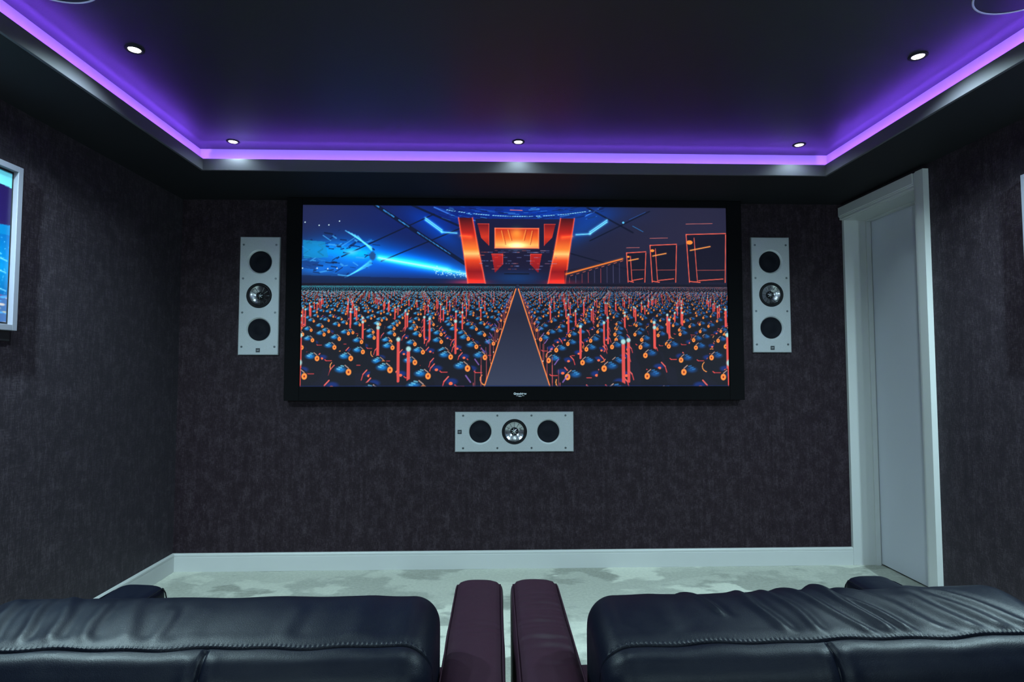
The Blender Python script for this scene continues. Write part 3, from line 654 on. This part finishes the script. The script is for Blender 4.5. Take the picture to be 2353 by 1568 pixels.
def make_poster(label, x, side, y0, z0, w, h, seed, warm):
    """side=+1: hangs on the left wall facing +x; -1: on the right wall. Local x runs along the picture."""
    t_ = thing('framed_poster', label, 'poster', (x, y0, z0), (0, 0, PI/2 if side > 0 else -PI/2))
    D, Fw = .030, .022
    for (a0, b0, a1, b1) in [(-w/2, -h/2, -w/2+Fw, h/2), (w/2-Fw, -h/2, w/2, h/2), (-w/2+Fw, h/2-Fw, w/2-Fw, h/2), (-w/2+Fw, -h/2, w/2-Fw, -h/2+Fw)]:
        obj('frame_bar', box(a0, -D, b0, a1, -.001, b1, .0015), M_FRAME, t_)
    obj('backing_shade_box', box(-w/2+.010, -.012, -h/2-.038, w/2-.010, -.001, h/2-.004, .001), M_BLACK, t_)  # backs the print; strip below the frame stands in for its shadow
    vcol_grid('print', poster_picture(seed, warm), w-2*Fw-.016, h-2*Fw-.016, M_PRINT, t_, Matrix.Translation((0, -.0130, 0)))
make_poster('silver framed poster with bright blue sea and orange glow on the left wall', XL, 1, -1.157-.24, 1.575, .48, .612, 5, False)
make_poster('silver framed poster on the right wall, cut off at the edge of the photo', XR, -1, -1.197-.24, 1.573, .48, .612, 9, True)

# ------------------------------------------------------------------ leather recliners
def smoothstep(a, b, x): t_ = np.clip((x-a)/(b-a), 0, 1); return t_*t_*(3-2*t_)
def resample(pts, n):
    """Catmull-Rom through pts, uniform arclength"""
    P = [Vector(p) for p in pts]; out = []
    for i in range(len(P)-1):
        p0, p1, p2, p3 = P[max(i-1, 0)], P[i], P[i+1], P[min(i+2, len(P)-1)]
        for k in range(16):
            u = k/16; out.append(.5*((2*p1)+(-p0+p2)*u+(2*p0-5*p1+4*p2-p3)*u*u+(-p0+3*p1-3*p2+p3)*u**3))
    out.append(P[-1]); A = np.array([[*q] for q in out]); d = np.r_[0, np.cumsum(np.hypot(*np.diff(A, axis=0).T))]
    s = np.linspace(0, d[-1], n); return np.stack([np.interp(s, d, A[:, 0]), np.interp(s, d, A[:, 1])], 1), s
def grid_obj(name, V, mask_cells, m, parent):
    ny, nx, _ = V.shape; idx = np.arange(nx*ny).reshape(ny, nx)
    F = np.stack([idx[:-1, :-1], idx[:-1, 1:], idx[1:, 1:], idx[1:, :-1]], -1)[mask_cells].reshape(-1, 4)
    used, inv = np.unique(F, return_inverse=True)
    me = bpy.data.meshes.new(name); me.from_pydata(V.reshape(-1, 3)[used].tolist(), [], inv.reshape(-1, 4).tolist())
    bm = bmesh.new(); bm.from_mesh(me); bmesh.ops.recalc_face_normals(bm, faces=bm.faces); bm.to_mesh(me); bm.free()
    return link(name, me, m, parent, True)

BACK_PROFILE = [(.100, .270), (.128, .40), (.136, .50), (.134, .565), (.114, .606), (.074, .627), (.020, .627), (-.045, .615), (-.092, .600),
                (-.110, .594), (-.132, .580), (-.150, .555), (-.158, .51), (-.160, .42), (-.155, .28), (-.145, .12)]
SEAM_I = 8
def build_back(t_, cx, hw, seam_x, folds, tilt, seed):
    n2 = 520; rng = np.random.RandomState(seed)
    prof0, s_0 = resample(BACK_PROFILE, 1500)
    sm = s_0[int(np.argmin(np.hypot(prof0[:, 0]+.0985, prof0[:, 1]-.5985)))]
    s = np.unique(np.r_[np.linspace(0, sm-.05, 70), np.linspace(sm-.05, sm-.016, 16), np.linspace(sm-.016, sm+.014, 34), np.linspace(sm+.014, sm+.07, 20), np.linspace(sm+.07, s_0[-1], 56)])
    prof = np.stack([np.interp(s, s_0, prof0[:, 0]), np.interp(s, s_0, prof0[:, 1])], 1); n1 = len(s)
    ds = np.hypot(prof[:, 0]+.0985, prof[:, 1]-.5985); iseam = int(np.argmin(ds)); s0 = s[iseam]
    tg = np.stack([np.gradient(prof[:, 0], s), np.gradient(prof[:, 1], s)], 1); tg /= np.linalg.norm(tg, axis=1)[:, None]; nr = np.stack([-tg[:, 1], tg[:, 0]], 1)
    if nr[n1//2, 1] < 0: nr = -nr
    # make sure normals point outward
    cxy = np.array([-.01, .40]); 
    sign = np.sign(((prof-cxy)*nr).sum(1)); nr *= np.median(sign)
    u = np.linspace(-1, 1, n2); u = np.sign(u)*(1-(1-np.abs(u))**1.25); xs = u*hw
    R = .060; dd = np.clip(np.abs(xs)-(hw-R), 0, R); inset = R-np.sqrt(np.maximum(R*R-dd*dd, 0)); inset[[0, -1]] = R*.98
    Sg, Xg = np.meshgrid(s-s0, xs, indexing='ij')       # s<0: headrest (front/top), s>0: rear
    disp = np.zeros_like(Sg)
    wob = .0025*np.sin(Xg*21+seed)+.0018*np.sin(Xg*47+2*seed)
    Sw = Sg+wob
    edge = smoothstep(0, .05, hw-np.abs(Xg))
    # seam groove and puffing either side of it
    disp -= .0075*np.exp(-(Sw/.0026)**2)
    disp += .0042*np.exp(-((Sw-.022)/.018)**2)*edge + .0016*np.exp(-((Sw+.022)/.016)**2)*edge
    # stitch dimples along the headrest side of the seam
    disp += .0006*np.sin(Xg*2*PI/.0092)*np.exp(-((Sw+.0065)/.0035)**2)
    # vertical seam of rear panels
    xv = seam_x+.004*np.sin(Sg*14)
    disp -= .0080*np.exp(-((Xg-xv)/.0045)**2)*smoothstep(.0, .012, Sw)
    disp += .0030*np.exp(-((np.abs(Xg-xv)-.022)/.014)**2)*smoothstep(.01, .04, Sw)
    # creased leather
    low = np.zeros_like(Sg)
    for k in range(10):
        a = rng.uniform(-.6, .6); f = rng.uniform(14, 42); low += np.sin((Xg*math.cos(a)+Sg*math.sin(a))*f+rng.uniform(0, 6.28))/10
    disp += .0028*low
    for (fx, slope, wd, amp, sa, sb) in folds:       # fold ridge: x = fx + slope*(s) , between s values sa..sb
        xc = fx+slope*Sg+.004*np.sin(Sg*40+fx*30)
        m_ = smoothstep(sa, sa+.03, Sg)*(1-smoothstep(sb-.03, sb, Sg))
        q = (Xg-xc)/wd; disp += amp*m_*(np.exp(-q*q)-.55*np.exp(-((q-1.5)/.9)**2))
    disp -= inset[None, :]
    Y = prof[:, 0][:, None]+nr[:, 0][:, None]*disp; Z = prof[:, 1][:, None]+nr[:, 1][:, None]*disp
    Z = Z+tilt*(Xg/hw)*smoothstep(.4, .6, Z)
    X = Xg*(1-.0*Z)+0
    V = np.stack([X+cx, Y, Z], -1)
    ny, nx = n1-1, n2-1; ii = np.arange(ny)[:, None]; jj = np.arange(nx)[None, :]
    sc_ = Sw[:-1, :-1]; jseam = (Xg-xv)[:-1, :-1]
    top = sc_ < 0; left = (~top) & (jseam < 0); right = (~top) & (jseam >= 0)
    hr = grid_obj('headrest', V, top, M_LEATHER, t_); hr['label'] = 'padded leather top of the backrest'
    grid_obj('back_panel', V, left, M_LEATHER, t_); grid_obj('back_panel', V, right, M_LEATHER, t_)
    # side panels closing the ends
    for j, nm in ((0, 'side_panel'), (n2-1, 'side_panel')):
        bm = bmesh.new(); ring = [bm.verts.new(V[i, j]) for i in range(n1)]; c_ = bm.verts.new(Vector((V[0, j, 0], -.01, .35)))
        for a_, b_ in zip(ring, ring[1:]): bm.faces.new([a_, b_, c_])
        bm.faces.new([ring[-1], ring[0], c_]); obj(nm, bm, M_LEATHER, t_, True)
    # stitches
    bm = bmesh.new(); step = .0092; js = np.arange(-hw+.05, hw-.05, step)
    for x in js:
        j = int(np.argmin(np.abs(xs-x))); i = int(np.argmin(np.abs(Sw[:, j]+.0090))); i2 = int(np.argmin(np.abs(Sw[:, j]+.0055)))
        p = Vector(V[i, j]); q = Vector(V[i2, j]); up = Vector((0, nr[i, 0], nr[i, 1]))*.0006
        d = Vector((.0008, 0, 0)); v = [bm.verts.new(p-d+up*.2), bm.verts.new(p+d+up*.2), bm.verts.new(q+d+up*.2), bm.verts.new(q-d+up*.2), bm.verts.new((p+q)/2+up*1.2)]
        for f in [(0, 1, 4), (1, 2, 4), (2, 3, 4), (3, 0, 4)]: bm.faces.new([v[k] for k in f])
    so = obj('stitching', bm, M_THREAD, hr); so['kind'] = 'stuff'

def build_arm(t_, x0, x1, yf, yr, wrinkles, seed, inner, m=None):
    """padded slab arm; inner=+1/-1 side that faces the seat"""
    m = m or M_ARM
    w_ = x1-x0; cx = (x0+x1)/2; H = .482; hw = w_/2
    pr = [(-hw, .05), (-hw, .25), (-hw-.001, .40), (-hw, .452), (-hw+.006, .470), (-hw+.020, .479), (-hw*.45, H+.002), (0, H+.003), (hw*.45, H+.002), (hw-.020, .479), (hw-.006, .470), (hw, .452), (hw+.001, .40), (hw, .25), (hw, .05)]
    prof, s = resample(pr, 150); n1 = len(prof); n2 = 170
    tg = np.gradient(prof, axis=0); tg /= np.linalg.norm(tg, axis=1)[:, None]; nr = np.stack([-tg[:, 1], tg[:, 0]], 1); 
    if nr[n1//2, 1] < 0: nr = -nr
    ys = np.linspace(yf, yr, n2); R = .028
    dF = np.clip(R-(yf-ys), 0, R); inset = R-np.sqrt(np.maximum(R*R-dF*dF, 0)); inset[0] = R*.97
    PX = prof[:, 0][:, None]; PZ = prof[:, 1][:, None]; Yg = np.repeat(ys[None, :], n1, 0); rng = np.random.RandomState(seed)
    disp = np.zeros_like(Yg)
    top = smoothstep(.46, .478, PZ)
    # seam lines near both top edges
    for sx in (-1, 1):
        e = PX*sx-(hw-.013); disp -= .0028*np.exp(-(e/.0022)**2)*top; disp += .0012*np.exp(-((e+.006)/.003)**2)*top
    for (wy, wx, ww, amp) in wrinkles:
        q = (Yg-wy-2.12-.02*(PX-wx)-.003*np.sin(PX*60+wy*50))/ww
        disp += 1.4*amp*(np.exp(-((q-1.3))**2)*.7-np.exp(-q*q))*np.exp(-((PX-wx)/(hw*.62))**2)*top
    for k in range(8):
        a = rng.uniform(0, 3.1); f = rng.uniform(18, 50); disp += .0006*np.sin((PX*math.cos(a)+Yg*math.sin(a))*f+rng.uniform(0, 6))
    disp = disp-inset[None, :]
    V = np.stack([cx+PX+nr[:, 0][:, None]*disp, Yg, PZ+nr[:, 1][:, None]*disp*np.where(PZ > .2, 1, 0)], -1)
    ar = grid_obj('armrest', V, np.ones((n1-1, n2-1), bool), m, t_)
    # front and rear closing panels are part of the arm mesh
    bm = bmesh.new(); bm.from_mesh(ar.data)
    for j in (0, n2-1):
        ring = [bm.verts.new(V[i, j]) for i in range(0, n1, 2)]; bm.faces.new(ring)
    bmesh.ops.remove_doubles(bm, verts=bm.verts, dist=1e-5); bmesh.ops.recalc_face_normals(bm, faces=bm.faces); bm.to_mesh(ar.data); bm.free()
    # piping tubes along both top edges, returning down the front
    for sx in (-1, 1):
        bm = bmesh.new(); xx = cx+sx*(hw-.0045)
        pts = [(xx, yf+.002, .10), (xx, yf+.001, .42), (xx-sx*.004, yf-.004, .452), (xx-sx*.003, yf-.020, .4705), (xx-sx*.0015, yf-.045, .4735)]+[(xx-sx*.001, yf-.045+(yr-yf+.055)*k/20, .4740) for k in range(1, 21)]
        tube(bm, pts, .0019, 6); obj('piping', bm, m, ar, True)
    return ar

def make_recliner(label, aL, aR, back, seam_x, folds, tilt, seed, wrL, wrR):
    """aL/aR: (x0,x1) of both arms, back: (x0,x1)"""
    cx = (aL[0]+aR[1])/2; t_ = thing('recliner', label, 'recliner', (cx, -2.12, 0), group='black leather recliners')
    L = lambda p: (p[0]-cx, p[1]-cx)
    aL, aR, back = L(aL), L(aR), L(back); yf, yr = -1.535+2.12, -2.27+2.12
    build_arm(t_, *aL, yf, yr, wrL, seed, 1, M_LEATHER if seed == 1 else M_ARM); build_arm(t_, *aR, yf, yr, wrR, seed+1, -1, M_LEATHER if seed == 2 else M_ARM)  # outer arms take the leather without the painted violet light
    build_back(t_, (back[0]+back[1])/2, (back[1]-back[0])/2, seam_x-cx-(back[0]+back[1])/2, folds, tilt, seed+5)
    obj('base', box(aL[1]+.004, yr+.03, .045, aR[0]-.004, yf-.16, .165, .008), M_LEATHER, t_)
    # seat cushion: padded, crowned
    bm = box(aL[1]+.003, yr+.11, .165, aR[0]-.003, yf-.115, .285, .03, 4)
    bmesh.ops.subdivide_edges(bm, edges=bm.edges, cuts=2, use_grid_fill=True)
    for v in bm.verts:
        if v.co.z > .28: v.co.z += .012*max(0, 1-((v.co.x-(aL[1]+aR[0])/2)/.45)**2)
    obj('seat_cushion', bm, M_ARM, t_, True)
    obj('footrest', box(aL[1]+.006, yf-.115, .06, aR[0]-.006, yf-.085, .262, .010, 3), M_ARM, t_)
    for x in (aL[0]+.05, aR[1]-.05):
        for y in (yf-.06, yr+.06):
            bm = bmesh.new(); add_lathe(bm, [(0, 0), (.022, 0), (.026, .03), (.028, .052), (0, .052)], 20, Matrix.Translation((x, y, 0))); obj('leg', bm, M_BLACK, t_, True)
    return t_
foldL = [(-.42, .35, .018, .0036, -.17, -.01), (-.36, .35, .014, .0040, -.19, -.01), (-.30, .30, .012, .0034, -.19, -.01), (-.235, .40, .015, .0042, -.21, -.01), (-.175, .30, .014, .0036, -.17, -.01), (-.10, .35, .020, .0034, -.19, -.01), (-.04, .2, .014, .0022, -.14, -.01), (.02, .15, .02, .0012, -.15, -.01), (.20, .1, .02, .0014, -.15, -.01), (.33, -.05, .03, .0022, -.2, -.01)]
foldR = [(-.175, .42, .010, .0050, -.23, -.07), (-.105, .22, .014, .0050, -.21, -.012), (-.035, .26, .013, .0045, -.21, -.006), (.060, .50, .014, .0065, -.23, -.004), (.105, .36, .012, .0065, -.23, -.004),
         (.150, .55, .014, .0060, -.23, -.004), (.215, .60, .020, .0050, -.22, -.004), (.275, .45, .018, .0050, -.16, -.004), (.335, .60, .020, .0060, -.20, -.004), (.400, .75, .020, .0060, -.22, -.004), (-.33, .1, .03, .0020, -.2, -.02)]
make_recliner('black leather recliner on the left, nearer the poster wall', (-1.128, -.985), (-.120, .0245), (-1.085, -.120), -.540, foldL, -.001, 1,
    [], [(-1.86, .02, .010, .0018), (-1.90, .02, .008, .0012)])
make_recliner('black leather recliner on the right with creased headrest, nearer the white door', (.0485, .1945), (1.088, 1.232), (.205, 1.165), .640, foldR, .007, 2,
    [(-1.66, .01, .008, .0022), (-1.70, 0, .007, .0018), (-1.74, .01, .009, .0028), (-1.775, .015, .006, .0016), (-1.82, .01, .007, .0018), (-1.85, .0, .009, .0032), (-1.875, .0, .007, .0016), (-1.94, .0, .010, .0042), (-1.985, .01, .012, .0032), (-2.06, .02, .012, .0020)], [])
